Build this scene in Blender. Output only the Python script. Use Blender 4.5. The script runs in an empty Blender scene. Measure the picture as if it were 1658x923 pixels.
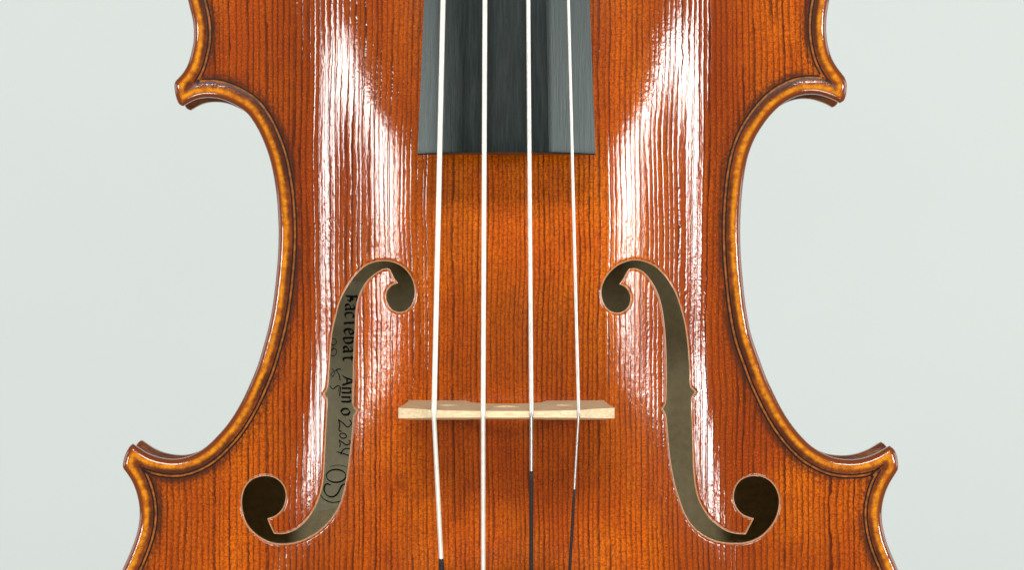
import bpy, math, random
import numpy as np
from mathutils import Vector
from mathutils.geometry import delaunay_2d_cdt

# ------------------------------------------------------------------ scene, camera, light
sc = bpy.context.scene
col = sc.collection
S = 6.6            # photograph pixels per millimetre on the plane of the belly's edge
CX, CY = 829.0, 461.5
D = 1400.0         # camera distance in mm
MM = 0.001

cam = bpy.data.cameras.new("camera")
cam.sensor_width = 36.0
cam.lens = 36.0 * D / (1658.0 / S)
cam.clip_start, cam.clip_end = 0.05, 20.0
co = bpy.data.objects.new("camera", cam)
co.location = (0, 0, D * MM)
col.objects.link(co)
sc.camera = co

w = bpy.data.worlds.new("World")
sc.world = w
w.use_nodes = True
w.node_tree.nodes["Background"].inputs[0].default_value = (0.93, 0.98, 1.0, 1)
w.node_tree.nodes["Background"].inputs[1].default_value = 0.085


def area(name, loc, target, sx, sy, watts, colour=(1, 1, 1)):
    l = bpy.data.lights.new(name, 'AREA')
    l.shape = 'RECTANGLE'
    l.size, l.size_y = sx, sy
    l.energy = watts
    l.color = colour
    o = bpy.data.objects.new(name, l)
    o.location = loc
    d = Vector(target) - Vector(loc)
    o.rotation_euler = d.to_track_quat('-Z', 'Y').to_euler()
    col.objects.link(o)
    return o


area("softbox", (-0.88, 0.10, 0.81), (0, 0.0, 0), 0.17, 0.25, 3.9, (1.0, 0.985, 0.96))
area("softbox", (0.88, 0.10, 0.81), (0, 0.0, 0), 0.17, 0.25, 4.9, (1.0, 0.985, 0.96))
area("overhead_softbox", (0.0, 0.74, 1.24), (0, 0.0, 0), 0.70, 0.28, 17.5, (1.0, 0.985, 0.96))
area("added_low_fill", (0.0, -1.00, 1.00), (0, 0.0, 0), 0.60, 0.30, 11.0, (1.0, 0.985, 0.96))  # unseen fill, added to brighten the interior behind the sound holes
area("added_backdrop_fill", (-1.15, 0.15, -0.25), (0.1, 0.0, -0.85), 0.5, 0.9, 4.1, (0.97, 1.0, 0.985))  # unseen pair, added only to brighten the backdrop
area("added_backdrop_fill", (1.15, 0.15, -0.25), (-0.1, 0.0, -0.85), 0.5, 0.9, 5.6, (0.97, 1.0, 0.985))

sc.view_settings.view_transform = 'Standard'
sc.view_settings.look = 'None'
sc.view_settings.gamma = 1.0
sc.view_settings.exposure = 0.0
sc.render.engine = 'CYCLES'
sc.cycles.max_bounces = 10
sc.cycles.diffuse_bounces = 8
sc.cycles.caustics_reflective = False
sc.cycles.caustics_refractive = False
sc.cycles.sample_clamp_indirect = 4.0
random.seed(4)
rng = np.random.default_rng(4)

# ------------------------------------------------------------------ node helper


class Mat:
    def __init__(self, name):
        self.m = bpy.data.materials.new(name)
        self.m.use_nodes = True
        self.t = self.m.node_tree
        self.b = self.t.nodes["Principled BSDF"]

    def link(self, a, b):
        if hasattr(a, 'links'):
            self.t.links.new(a, b)
        elif isinstance(a, (tuple, list)):
            v = tuple(a)
            b.default_value = v if len(v) == len(b.default_value) else v + (1.0,)
        else:
            b.default_value = a

    def set(self, key, v):
        self.link(v, self.b.inputs[key])

    def node(self, typ, **kw):
        n = self.t.nodes.new(typ)
        for k, v in kw.items():
            setattr(n, k, v)
        return n

    def math(self, op, a, b=None, c=None, clamp=False):
        n = self.node('ShaderNodeMath', operation=op, use_clamp=clamp)
        self.link(a, n.inputs[0])
        if b is not None:
            self.link(b, n.inputs[1])
        if c is not None:
            self.link(c, n.inputs[2])
        return n.outputs[0]

    def add(self, a, b): return self.math('ADD', a, b)
    def sub(self, a, b): return self.math('SUBTRACT', a, b)
    def mul(self, a, b): return self.math('MULTIPLY', a, b)

    def smooth(self, x, lo, hi, a=0.0, b=1.0):
        n = self.node('ShaderNodeMapRange', interpolation_type='SMOOTHSTEP')
        self.link(x, n.inputs[0])
        for i, v in enumerate((lo, hi, a, b)):
            n.inputs[i + 1].default_value = v
        return n.outputs[0]

    def mix(self, f, a, b, mode='MIX'):
        n = self.node('ShaderNodeMix', data_type='RGBA', blend_type=mode)
        self.link(f, n.inputs[0])
        self.link(a, n.inputs[6])
        self.link(b, n.inputs[7])
        return n.outputs[2]

    def mm(self):
        """object coordinates in millimetres: x, y, z, vector"""
        tc = self.node('ShaderNodeTexCoord')
        v = self.node('ShaderNodeVectorMath', operation='SCALE')
        self.t.links.new(tc.outputs['Object'], v.inputs[0])
        v.inputs['Scale'].default_value = 1000.0
        s = self.node('ShaderNodeSeparateXYZ')
        self.t.links.new(v.outputs[0], s.inputs[0])
        return s.outputs[0], s.outputs[1], s.outputs[2], v.outputs[0]

    def vec(self, x, y, z=0.0):
        n = self.node('ShaderNodeCombineXYZ')
        for i, v in enumerate((x, y, z)):
            self.link(v, n.inputs[i])
        return n.outputs[0]

    def noise(self, v, scale=1.0, detail=2.0, rough=0.5, stretch=None):
        if stretch:
            m = self.node('ShaderNodeVectorMath', operation='MULTIPLY')
            self.link(v, m.inputs[0])
            m.inputs[1].default_value = stretch
            v = m.outputs[0]
        n = self.node('ShaderNodeTexNoise')
        self.link(v, n.inputs['Vector'])
        n.inputs['Scale'].default_value = scale
        n.inputs['Detail'].default_value = detail
        n.inputs['Roughness'].default_value = rough
        return n.outputs[0]

    def white(self, v):
        n = self.node('ShaderNodeTexWhiteNoise', noise_dimensions='1D')
        self.link(v, n.inputs['W'])
        return n.outputs[0]

    def attr(self, name):
        return self.node('ShaderNodeAttribute', attribute_name=name).outputs['Fac']

    def bump(self, h, dist=0.001, strength=1.0, normal=None):
        n = self.node('ShaderNodeBump')
        n.inputs['Strength'].default_value = strength
        n.inputs['Distance'].default_value = dist
        self.link(h, n.inputs['Height'])
        if normal is not None:
            self.link(normal, n.inputs['Normal'])
        return n.outputs[0]


def srgb(r, g, b):
    f = lambda c: (c / 255 / 12.92) if c / 255 <= 0.04045 else ((c / 255 + 0.055) / 1.055) ** 2.4
    return (f(r), f(g), f(b), 1.0)


# ------------------------------------------------------------------ materials
def spruce_varnish():
    M = Mat("varnished_spruce")
    x, y, z, v = M.mm()
    ed = M.attr('edge_d')
    hd = M.attr('hole_d')
    # year rings: irregular, slightly wandering, with a curly patch here and there
    wander = M.mul(M.sub(M.noise(v, 1.0, 2, 0.5, (0.03, 0.022, 0)), 0.5), 3.4)
    wob = M.mul(M.sub(M.noise(v, 1.0, 2, 0.6, (0.30, 0.42, 0)), 0.5), 0.50)
    patch = M.smooth(M.noise(v, 1.0, 1, 0.5, (0.035, 0.05, 0)), 0.52, 0.66)
    curl = M.mul(M.mul(M.sub(M.noise(v, 1.0, 2, 0.6, (0.45, 1.1, 0)), 0.5), 0.9), patch)
    irr = M.mul(M.sub(M.noise(M.vec(x, 0.0, 7.0), 0.35, 2, 0.6), 0.5), 2.4)
    xx = M.add(M.add(x, wander), M.add(M.add(wob, curl), irr))
    ax = M.math('ABSOLUTE', x)
    ring = M.add(M.math('DIVIDE', xx, 1.46), M.mul(M.math('TANH', M.math('DIVIDE', x, 26.0)), 5.0))
    fr = M.math('FRACT', ring)
    rid = M.math('FLOOR', ring)
    rnd = M.white(rid)
    late = M.mul(M.smooth(fr, 0.36, 0.84), M.smooth(fr, 0.90, 1.0, 1.0, 0.0))
    fibre = M.noise(v, 1.0, 3, 0.65, (5.0, 0.16, 0))
    mott = M.noise(v, 1.0, 3, 0.7, (1.5, 1.25, 0))
    ray = M.noise(v, 1.0, 2, 0.6, (0.5, 4.2, 0))
    big = M.noise(v, 1.0, 3, 0.55, (0.055, 0.03, 0))
    big2 = M.noise(v, 1.0, 2, 0.5, (0.024, 0.013, 0))
    # varnish: golden where worn, red brown where thick
    gold = (0.80, 0.180, 0.0010)
    orange = (0.62, 0.104, 0.0010)
    red = (0.215, 0.026, 0.0015)
    c = M.mix(M.smooth(big, 0.36, 0.62), orange, gold)
    c = M.mix(M.mul(M.smooth(big2, 0.40, 0.62), 0.60), c, red)
    flank = M.smooth(ax, 26.0, 46.0)
    outw = M.smooth(ax, 54.0, 68.0, 1.0, 0.0)
    c = M.mix(M.mul(M.mul(flank, outw), 0.66), c, red)
    c = M.mix(M.mul(M.smooth(ax, 54.0, 68.0), 0.28), c, red)
    fleck = M.noise(v, 1.0, 3, 0.7, (3.4, 2.2, 0))
    blot = M.noise(v, 1.0, 4, 0.62, (0.20, 0.13, 0))
    c = M.mix(M.mul(M.smooth(blot, 0.48, 0.70), 0.32), c, red)
    cross = M.noise(v, 1.0, 3, 0.65, (0.35, 2.6, 0))
    c = M.mix(M.mul(M.smooth(cross, 0.55, 0.68), 0.55), c, (0.17, 0.028, 0.003))
    c = M.mix(M.mul(M.smooth(mott, 0.42, 0.66), 0.72), c, red)
    c = M.mix(M.mul(M.smooth(fleck, 0.50, 0.68), 0.50), c, (0.15, 0.026, 0.004))
    c = M.mix(M.mul(M.smooth(fleck, 0.46, 0.34), 0.45), c, gold)
    c = M.mix(M.mul(M.smooth(ray, 0.54, 0.70), 0.45), c, red)
    c = M.mix(M.mul(M.smooth(fibre, 0.45, 0.72), 0.40), c, (0.12, 0.02, 0.004))
    edge_dirt = M.mul(M.smooth(ed, 4.0, 9.5, 1.0, 0.0), M.smooth(mott, 0.35, 0.62))  # mottled antiquing dirt just inside the edge
    c = M.mix(M.mul(edge_dirt, 0.65), c, (0.085, 0.018, 0.004))
    strength = M.mul(M.add(0.45, M.mul(rnd, 0.42)), M.smooth(M.noise(v, 1.0, 3, 0.65, (0.75, 0.14, 0)), 0.30, 0.58, 0.50, 1.2))
    strength = M.mul(strength, M.smooth(ax, 10.0, 50.0, 0.90, 1.05))
    c = M.mix(M.mul(late, strength), c, (0.075, 0.0125, 0.0015))
    # rim: worn to gold on the crest of the edge, dark in the channel and on the outside
    crest = M.mul(M.smooth(ed, 0.9, 1.6), M.smooth(M.add(ed, M.mul(M.sub(mott, 0.5), 0.9)), 1.9, 3.0, 1.0, 0.0))
    en = M.noise(v, 1.0, 3, 0.65, (0.55, 0.55, 0))
    rimc = M.mix(M.smooth(en, 0.34, 0.70), (0.66, 0.235, 0.006), (0.36, 0.090, 0.004))
    grit = M.noise(v, 1.0, 2, 0.6, (2.5, 0.35, 0))
    rimc = M.mix(M.mul(M.smooth(grit, 0.5, 0.75), 0.35), rimc, (0.30, 0.08, 0.008))
    inrim = M.smooth(ed, 3.1, 3.5, 1.0, 0.0)
    c = M.mix(inrim, c, (0.20, 0.042, 0.007))
    c = M.mix(crest, c, rimc)
    outer = M.smooth(ed, 0.30, 1.0, 1.0, 0.0)
    c = M.mix(outer, c, (0.17, 0.038, 0.008))
    dn = M.noise(v, 1.0, 3, 0.6, (0.05, 0.05, 0))
    chan = M.mul(M.smooth(ed, 1.9, 2.8), M.smooth(ed, 4.9, 6.6, 1.0, 0.0))
    dirt = M.mul(chan, M.smooth(M.add(dn, M.mul(M.sub(en, 0.5), 0.5)), 0.30, 0.60))
    c = M.mix(M.mul(dirt, 0.85), c, (0.050, 0.014, 0.006))
    # the arris of the sound holes, rubbed to bare wood
    rub = M.smooth(M.add(hd, M.mul(M.sub(mott, 0.5), 0.5)), 0.10, 0.50, 1.0, 0.0)
    c = M.mix(M.mul(rub, 0.70), c, (0.58, 0.35, 0.19))
    M.set('Base Color', c)
    # corrugated varnish over the grain
    f2 = M.math('SINE', M.mul(M.add(fr, 0.15), 6.2832))
    groove = M.mul(M.smooth(fr, 0.42, 0.78), M.smooth(fr, 0.80, 1.0, 1.0, 0.0))
    hgt = M.mul(M.sub(M.mul(f2, 0.30), M.mul(groove, 1.7)), M.add(0.45, M.mul(rnd, 0.75)))
    keep = M.smooth(ed, 3.2, 6.5)
    hgt = M.mul(hgt, keep)
    rip = M.noise(v, 1.0, 3, 0.6, (1.3, 0.30, 0))
    h = M.add(M.mul(hgt, 0.017), M.add(M.mul(rip, 0.038), M.mul(mott, 0.006)))
    nrm = M.bump(h, 0.001, 1.0)
    M.set('Normal', nrm)
    M.set('Coat Normal', nrm)
    M.set('Roughness', 0.45)
    M.set('Specular IOR Level', 0.06)
    M.set('Coat Weight', 1.0)
    M.set('Coat Roughness', 0.07)
    M.set('Coat IOR', 1.5)
    return M.m


def bare_wood(name, c1, c2, stretch):
    M = Mat(name)
    x, y, z, v = M.mm()
    n = M.noise(v, 1.0, 3, 0.6, stretch)
    n2 = M.noise(v, 1.0, 3, 0.6, (0.15, 0.15, 0.15))
    c = M.mix(M.smooth(n, 0.35, 0.7), c1, c2)
    c = M.mix(M.mul(M.smooth(n2, 0.4, 0.65), 0.3), c, c2)
    M.set('Base Color', c)
    M.set('Roughness', 0.65)
    M.set('Specular IOR Level', 0.25)
    return M.m


def maple_varnish():
    M = Mat("varnished_maple")
    x, y, z, v = M.mm()
    flame = M.noise(v, 1.0, 2, 0.5, (0.05, 0.45, 0.05))
    n = M.noise(v, 1.0, 3, 0.6, (0.4, 0.4, 0.4))
    c = M.mix(M.smooth(flame, 0.38, 0.62), (0.20, 0.048, 0.006), (0.10, 0.021, 0.005))
    c = M.mix(M.mul(M.smooth(n, 0.4, 0.7), 0.4), c, (0.30, 0.095, 0.010))
    M.set('Base Color', c)
    M.set('Roughness', 0.3)
    M.set('Coat Weight', 1.0)
    M.set('Coat Roughness', 0.1)
    return M.m


def ebony():
    M = Mat("ebony")
    x, y, z, v = M.mm()
    n = M.noise(v, 1.0, 4, 0.65, (2.2, 0.10, 1.0))
    n2 = M.noise(v, 1.0, 3, 0.6, (6.0, 0.35, 1.0))
    n3 = M.noise(v, 1.0, 3, 0.6, (0.25, 0.04, 1.0))
    c = M.mix(M.smooth(n, 0.38, 0.66), (0.004, 0.0060, 0.0060), (0.011, 0.0150, 0.0148))
    c = M.mix(M.mul(M.smooth(n2, 0.58, 0.70), 0.8), c, (0.004, 0.004, 0.004))
    c = M.mix(M.mul(M.smooth(n3, 0.5, 0.7), 0.5), c, (0.022, 0.024, 0.023))
    M.set('Base Color', c)
    M.set('Roughness', M.add(0.275, M.mul(n, 0.10)))
    M.set('Specular IOR Level', 0.42)
    M.set('Specular Tint', (0.86, 1.0, 0.975))
    M.set('Normal', M.bump(M.add(M.mul(n2, 0.012), M.mul(n, 0.03)), 0.001, 0.8))
    return M.m


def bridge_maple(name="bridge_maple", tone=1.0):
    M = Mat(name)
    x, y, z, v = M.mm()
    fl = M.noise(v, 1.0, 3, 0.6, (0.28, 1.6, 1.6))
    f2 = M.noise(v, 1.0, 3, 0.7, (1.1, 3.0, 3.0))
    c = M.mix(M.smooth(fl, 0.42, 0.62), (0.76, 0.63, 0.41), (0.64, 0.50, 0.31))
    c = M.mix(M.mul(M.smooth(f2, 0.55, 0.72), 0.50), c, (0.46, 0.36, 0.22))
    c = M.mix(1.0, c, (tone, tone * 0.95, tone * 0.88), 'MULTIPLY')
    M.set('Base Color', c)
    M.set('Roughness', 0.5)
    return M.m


def metal(name, c, rough, period=0.25, metallic=1.0):
    M = Mat(name)
    x, y, z, v = M.mm()
    n = M.noise(v, 1.0, 2, 0.5, (0.2, 0.5, 0.2))
    wv = M.math('SINE', M.mul(y, 6.2832 / period))
    M.set('Base Color', M.mix(M.smooth(n, 0.4, 0.7), c, tuple(k * 0.88 for k in c)))
    M.set('Metallic', metallic)
    M.set('Roughness', rough)
    M.set('Normal', M.bump(M.mul(wv, 0.006), 0.001, 0.5))
    return M.m


def plain(name, c, rough=0.6, spec=0.3, var=0.15, scale=0.8):
    M = Mat(name)
    x, y, z, v = M.mm()
    n = M.noise(v, scale, 3, 0.6)
    M.set('Base Color', M.mix(M.smooth(n, 0.35, 0.65), c, tuple(k * (1 - var) for k in c[:3])))
    M.set('Roughness', rough)
    M.set('Specular IOR Level', spec)
    return M.m


m_belly = spruce_varnish()
m_spruce_bare = bare_wood("bare_spruce", (0.70, 0.58, 0.40), (0.58, 0.46, 0.30), (1.2, 0.1, 0.5))
m_cut = bare_wood("rubbed_edge_wood", (0.62, 0.34, 0.16), (0.42, 0.20, 0.08), (2.0, 1.0, 2.0))
m_maple = maple_varnish()
m_maple_bare = bare_wood("bare_maple", (0.78, 0.68, 0.40), (0.66, 0.56, 0.31), (0.5, 0.6, 0.3))
m_ebony = ebony()
m_bridge = bridge_maple()
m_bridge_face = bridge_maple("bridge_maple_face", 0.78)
m_purf_dark = plain("purfling_dark", (0.020, 0.008, 0.005), 0.3, 0.4, 0.5, 1.2)
m_purf_pale = plain("purfling_pale", (0.34, 0.095, 0.010), 0.3, 0.4, 0.55, 0.6)
m_paper = plain("label_paper", (0.82, 0.78, 0.52), 0.8, 0.1, 0.10, 0.4)
m_ink = plain("label_ink", (0.045, 0.045, 0.038), 0.8, 0.1, 0.5, 2.0)
m_wound = metal("wound_silver_string", (0.78, 0.75, 0.66), 0.45, 0.25, 0.35)
m_steel = metal("plain_steel_string", (0.66, 0.64, 0.60), 0.42)
m_silk = plain("silk_wrap_black", (0.020, 0.014, 0.013), 0.6, 0.3, 0.5, 2.0)

# ------------------------------------------------------------------ traced outline (photograph pixels)
UL = [(826, -712), (680, -708), (560, -690), (450, -650), (360, -590), (300, -510), (266, -420), (254, -320), (258, -230),
      (272, -140), (290, -60), (304.3, 0), (306.8, 10.7), (309.7, 21.4), (312.1, 32.2), (313.4, 43.9), (313.8, 54.6),
      (313.1, 66.3), (311.2, 77), (308.0, 90), (304.3, 103.2), (300, 111.4), (294.1, 120.2), (287.5, 126.8)]
TUL = [(287.5, 126.8), (283.4, 131), (281.9, 136.8), (282.6, 145.6), (284.4, 155.3), (287.8, 165), (291.2, 169.4), (296, 171)]
CL = [(296, 171), (303.9, 166), (311.7, 161.6), (321.4, 158.2), (332.1, 156.8), (342.9, 156.8), (352.6, 158), (362.3, 160.7),
      (372.1, 165), (384, 171), (400.4, 182.5), (411.2, 197.7), (419.9, 212.9), (427.5, 230.2), (434, 247.6), (439.4, 267.1),
      (443.7, 288.8), (447, 310.4), (448.9, 330), (450.1, 350), (450.9, 371.7), (450.7, 393.4), (449.4, 419.4), (447.6, 441),
      (444.4, 471.4), (440.2, 501.8), (435, 527.8), (425.4, 564), (416.2, 594.2), (405.4, 620.2), (394.6, 644), (381.5, 667.9),
      (368.5, 687.4), (352.5, 706), (337, 721.5), (325, 730.5), (316.7, 735.3), (307, 739.6), (297.2, 742.8), (287.5, 744.6),
      (277.7, 744.8), (268, 743.8), (258.2, 742.1), (248.5, 739.2), (238.7, 735.3), (230.9, 730.9), (225.1, 726.5),
      (219.2, 722.2), (214.5, 719.2)]
TLL = [(214.5, 719.2), (209.5, 723.6), (204.6, 731.9), (201.2, 739.7), (199.3, 747.5), (198, 754.3), (199.5, 759.6)]
LL = [(199.5, 759.6), (203.2, 764.6), (208.5, 771.6), (216.5, 786.5), (221.8, 802.4), (225, 818.3), (225.9, 834.2), (224.4, 850),
      (220.9, 866), (215.6, 881.9), (209.4, 897.8), (203.2, 911.9), (198, 923), (175, 990), (155, 1070), (142, 1160),
      (140, 1250), (155, 1340), (195, 1430), (260, 1510), (350, 1570), (470, 1610), (620, 1634), (826, 1640)]
LR = [(826, 1640), (1032, 1634), (1182, 1610), (1302, 1570), (1392, 1510), (1457, 1430), (1497, 1340), (1512, 1250), (1510, 1160),
      (1497, 1070), (1477, 990), (1454, 923), (1448.6, 910), (1442.5, 896), (1436.3, 880), (1431.9, 864.2), (1428.7, 846.5),
      (1427.8, 830.6), (1429.2, 816.5), (1432.7, 802.4), (1438, 788.3), (1444.5, 776.7), (1451, 767), (1454.2, 761.4)]
TLR = [(1454.2, 761.4), (1454.9, 753.4), (1453.8, 744.6), (1451.3, 734.8), (1446.5, 726.5), (1440.6, 722.7)]
CR = [(1440.6, 722.7), (1437.7, 723.8), (1432.8, 727), (1427, 731.4), (1417.2, 736.3), (1407.5, 740.2), (1397.7, 743.1),
      (1388, 744.8), (1378.2, 745.4), (1368.5, 745), (1358.7, 744.1), (1349, 742.1), (1339.2, 738.2), (1329.5, 733.4),
      (1319.7, 727.5), (1309, 719), (1291.9, 701), (1276.7, 680.9), (1263.7, 659.2), (1250.7, 633.2), (1239.9, 609.4),
      (1231.2, 585.5), (1222.5, 561.7), (1215, 537), (1208.5, 501.8), (1204.8, 473.6), (1202, 443.2), (1199.8, 417.2),
      (1198.9, 393.4), (1198.5, 371.7), (1199.1, 350), (1200.5, 325.6), (1202.6, 301.8), (1205.9, 277.9), (1210.2, 256.2),
      (1215.6, 238.9), (1223.2, 221.5), (1233, 205.3), (1244.9, 189), (1258.5, 174.5), (1269.2, 165.8), (1279, 160),
      (1288.7, 155.5), (1298.5, 152.6), (1308.2, 151.4), (1318, 151.4), (1327.7, 152.4), (1337.5, 155.3), (1342.3, 157.3),
      (1349.2, 159.5), (1354, 162), (1360, 166)]
TUR = [(1360, 166), (1366.7, 162.5), (1369.6, 155.3), (1371.1, 146.5), (1371.6, 136.8), (1370.1, 129), (1367.2, 123.1)]
UR = [(1367.2, 123.1), (1360.9, 115.3), (1355, 107.5), (1350.1, 99.7), (1345.8, 90.5), (1341.4, 75), (1339.4, 64.3), (1338.2, 53.6),
      (1337.8, 43.9), (1338.2, 32.2), (1339.2, 21.4), (1340.9, 10.7), (1342.8, 0), (1360, -60), (1379, -140), (1394, -230),
      (1398, -320), (1386, -420), (1352, -510), (1292, -590), (1202, -650), (1092, -690), (972, -708), (826, -712)]

FL = [  # left sound hole; each list runs between two sharp points
    [(524.9, 638.5), (530.2, 630), (531.1, 624.9), (533.1, 597.6), (534.6, 572.2), (536.6, 548.8), (540.5, 525.4), (544.6, 510.1), (547.6, 496.9), (551.9, 484.8), (557.9, 472.7),
     (565.1, 460.7), (573.6, 448.6), (583.2, 437.7), (594.1, 429.3), (606.2, 424.5), (618.2, 422.7), (630.3, 423.3),
     (642.3, 426.9), (653.2, 433.5), (661.6, 442.6), (667.7, 453.4), (670.7, 465.5), (671.3, 477.6), (668.9, 488.4),
     (663.4, 497.5), (655.6, 503.5), (646, 505.3), (636.3, 502.3), (629.1, 494.4), (625.5, 484.8), (625.5, 475.1),
     (629.7, 466.7), (636.3, 461.3), (644.8, 458.3)],
    [(644.8, 458.3), (640.5, 454), (634.5, 443), (631.5, 436)],
    [(631.5, 436), (627.9, 434.7), (620.6, 435.3), (611, 440.2), (601.3, 447.4), (592.9, 455.8), (586.9, 465.5), (582, 475.1),
     (578.4, 486), (576.4, 496.9), (575.2, 508.9), (574.6, 529.3), (572.9, 554.6), (571.9, 582), (571.2, 609.3), (570.5, 636.6),
     (570.9, 656), (573.5, 661.5), (577.6, 664.9)],
    [(577.6, 664.9), (573.6, 670.5), (571.9, 676), (570.7, 689.3), (567.8, 718.5), (564.9, 743.9), (561.5, 769.3), (557, 792), (551.5, 812), (542.5, 831),
     (530.7, 846.5), (518, 858.6), (503.9, 868.5), (487, 876.2), (470, 880.4), (454.6, 881.4), (440.6, 879.7), (426.5, 874), (412.4, 864.2),
     (401, 851.5), (394.8, 837.5), (391.5, 820.6), (392, 805), (396.9, 789.6), (406.8, 778.3), (419.4, 772.7), (432, 771.3),
     (443.4, 774), (453.2, 780.4), (459.6, 789.6), (462.4, 800.8), (461.7, 812.1), (457.5, 823.4), (449, 833.2),
     (440.6, 838.2), (432.8, 840.3)],
    [(432.8, 840.3), (436.3, 850), (443.4, 864.9)],
    [(443.4, 864.9), (456, 865.6), (467.3, 863.5), (478.6, 858.6), (491.3, 848.7), (502, 836), (511, 820.6), (518, 803),
     (522.6, 784.9), (524.6, 767.3), (525.8, 742), (527, 718.5), (528.4, 689.3), (529.4, 672), (530.2, 655), (530.2, 646.5),
     (524.9, 638.5)]]
FR = [
    [(1125.6, 634.2), (1119, 629), (1116.8, 622), (1116.3, 599.5), (1114.9, 574), (1112, 546.8), (1108, 521.5), (1103.5, 504.1), (1098.7, 488.4), (1092.7, 472.7), (1084.2, 458.3),
     (1074.6, 445), (1062.5, 432.9), (1049.3, 425.7), (1037.2, 422.1), (1023.9, 421.5), (1011.9, 424.5), (999.8, 430.5),
     (989, 439.6), (980.5, 451), (975, 464.3), (973.9, 477.6), (976.9, 489.6), (982.9, 499.3), (992.6, 505.3), (1003.4, 506.1),
     (1013, 501.7), (1019, 493.2), (1020.9, 483.6), (1019, 473.9), (1014.3, 466.7), (1008.3, 462.5), (1002.8, 460)],
    [(1002.8, 460), (1009.5, 451), (1016, 439), (1019, 435)],
    [(1019, 435), (1027.6, 434.3), (1037.2, 437.1), (1045.6, 443.2), (1054, 453.4), (1061.3, 465.5), (1067.4, 480),
     (1072, 497), (1075.5, 519.5), (1077.8, 544.9), (1079.2, 574), (1079.6, 607.3), (1079.2, 636.6), (1077.8, 655), (1073.3, 662)],
    [(1073.3, 662), (1078.2, 671), (1080, 684), (1081.3, 699), (1083.9, 728.3), (1087.8, 757.6), (1093.4, 784.9), (1100.4, 808.3), (1109.5, 832),
     (1123.7, 854.4), (1139.2, 867), (1154.6, 874.8), (1171.5, 879), (1188.5, 880.4), (1204, 879.7), (1218, 876.2), (1232, 869),
     (1244.8, 857.2), (1254.6, 843), (1260.3, 826.2), (1261.7, 809.3), (1257.5, 793.8), (1249, 781.8), (1237.7, 774), (1225, 771.3),
     (1211, 772.7), (1199.7, 778.3), (1192, 788.2), (1188.5, 800.8), (1189.2, 813.5), (1194, 824), (1202.5, 833.2), (1211, 837.5),
     (1220.8, 840.3)],
    [(1220.8, 840.3), (1213.8, 853.7), (1207.5, 866.3)],
    [(1207.5, 866.3), (1189.9, 864.9), (1175.8, 860.7), (1161.7, 851.5), (1149, 840.3), (1139.2, 826.2), (1130.7, 809.3), (1125.6, 789),
     (1122.7, 763), (1121.3, 728.3), (1120.1, 689.3), (1119.0, 665), (1120.1, 644), (1125.6, 634.2)]]


def spline(pts, step_in, step_out=None, smooth=0.0):
    """centripetal Catmull-Rom in millimetres, resampled evenly"""
    P = np.array([((a - CX) / S, -(b - CY) / S) for a, b in pts])
    Q = np.vstack([2 * P[0] - P[1], P, 2 * P[-1] - P[-2]])
    out = []
    for i in range(1, len(Q) - 2):
        p0, p1, p2, p3 = Q[i - 1], Q[i], Q[i + 1], Q[i + 2]
        t = [0.0]
        for a, b in ((p0, p1), (p1, p2), (p2, p3)):
            t.append(t[-1] + max(np.linalg.norm(b - a), 1e-6) ** 0.5)
        u = np.linspace(t[1], t[2], 40, endpoint=False)[:, None]
        A1 = (t[1] - u) / (t[1] - t[0]) * p0 + (u - t[0]) / (t[1] - t[0]) * p1
        A2 = (t[2] - u) / (t[2] - t[1]) * p1 + (u - t[1]) / (t[2] - t[1]) * p2
        A3 = (t[3] - u) / (t[3] - t[2]) * p2 + (u - t[2]) / (t[3] - t[2]) * p3
        B1 = (t[2] - u) / (t[2] - t[0]) * A1 + (u - t[0]) / (t[2] - t[0]) * A2
        B2 = (t[3] - u) / (t[3] - t[1]) * A2 + (u - t[1]) / (t[3] - t[1]) * A3
        out.append((t[2] - u) / (t[2] - t[1]) * B1 + (u - t[1]) / (t[2] - t[1]) * B2)
    C = np.vstack(out + [P[-1:]])
    L = np.concatenate([[0], np.cumsum(np.linalg.norm(np.diff(C, axis=0), axis=1))])
    n = max(4, int(L[-1] / 0.1))
    s = np.linspace(0, L[-1], n)
    F = np.column_stack([np.interp(s, L, C[:, 0]), np.interp(s, L, C[:, 1])])
    if smooth > 0:
        k = int(3 * smooth / 0.1)
        if n > 2 * k + 2:
            ker = np.exp(-0.5 * (np.arange(-k, k + 1) * 0.1 / smooth) ** 2)
            ker /= ker.sum()
            pad = np.vstack([2 * F[0] - F[k:0:-1], F, 2 * F[-1] - F[-2:-k - 2:-1]])
            F = np.column_stack([np.convolve(pad[:, j], ker, 'valid') for j in (0, 1)])
    keep, acc = [0], 0.0
    d = np.linalg.norm(np.diff(F, axis=0), axis=1)
    for i in range(1, n):
        acc += d[i - 1]
        st = step_in if step_out is None or abs(F[i, 1]) < 90 else step_out
        if acc >= st:
            keep.append(i)
            acc = 0.0
    if n - 1 - keep[-1] < 0.5 * step_in / 0.1 and len(keep) > 2:
        keep.pop()
    keep.append(n - 1)
    return F[keep]


def closed(sections):
    return np.vstack([s[:-1] for s in sections])


sec_names = ['U', 'TUL', 'CL', 'TLL', 'L', 'TLR', 'CR', 'TUR', 'U2']
secs = [spline(p, 0.32, 1.6, sm) for p, sm in ((UL, 1.0), (TUL, 0.3), (CL, 1.0), (TLL, 0.3), (LL, 1.0), (LR, 1.0),
                                                (TLR, 0.3), (CR, 1.0), (TUR, 0.3), (UR, 1.0))]
outline = closed(secs)                                   # runs anticlockwise seen from the camera
bouts = [np.vstack([secs[9][:-1], secs[0]]), secs[2], np.vstack([secs[4][:-1], secs[5]]), secs[7]]

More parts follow.
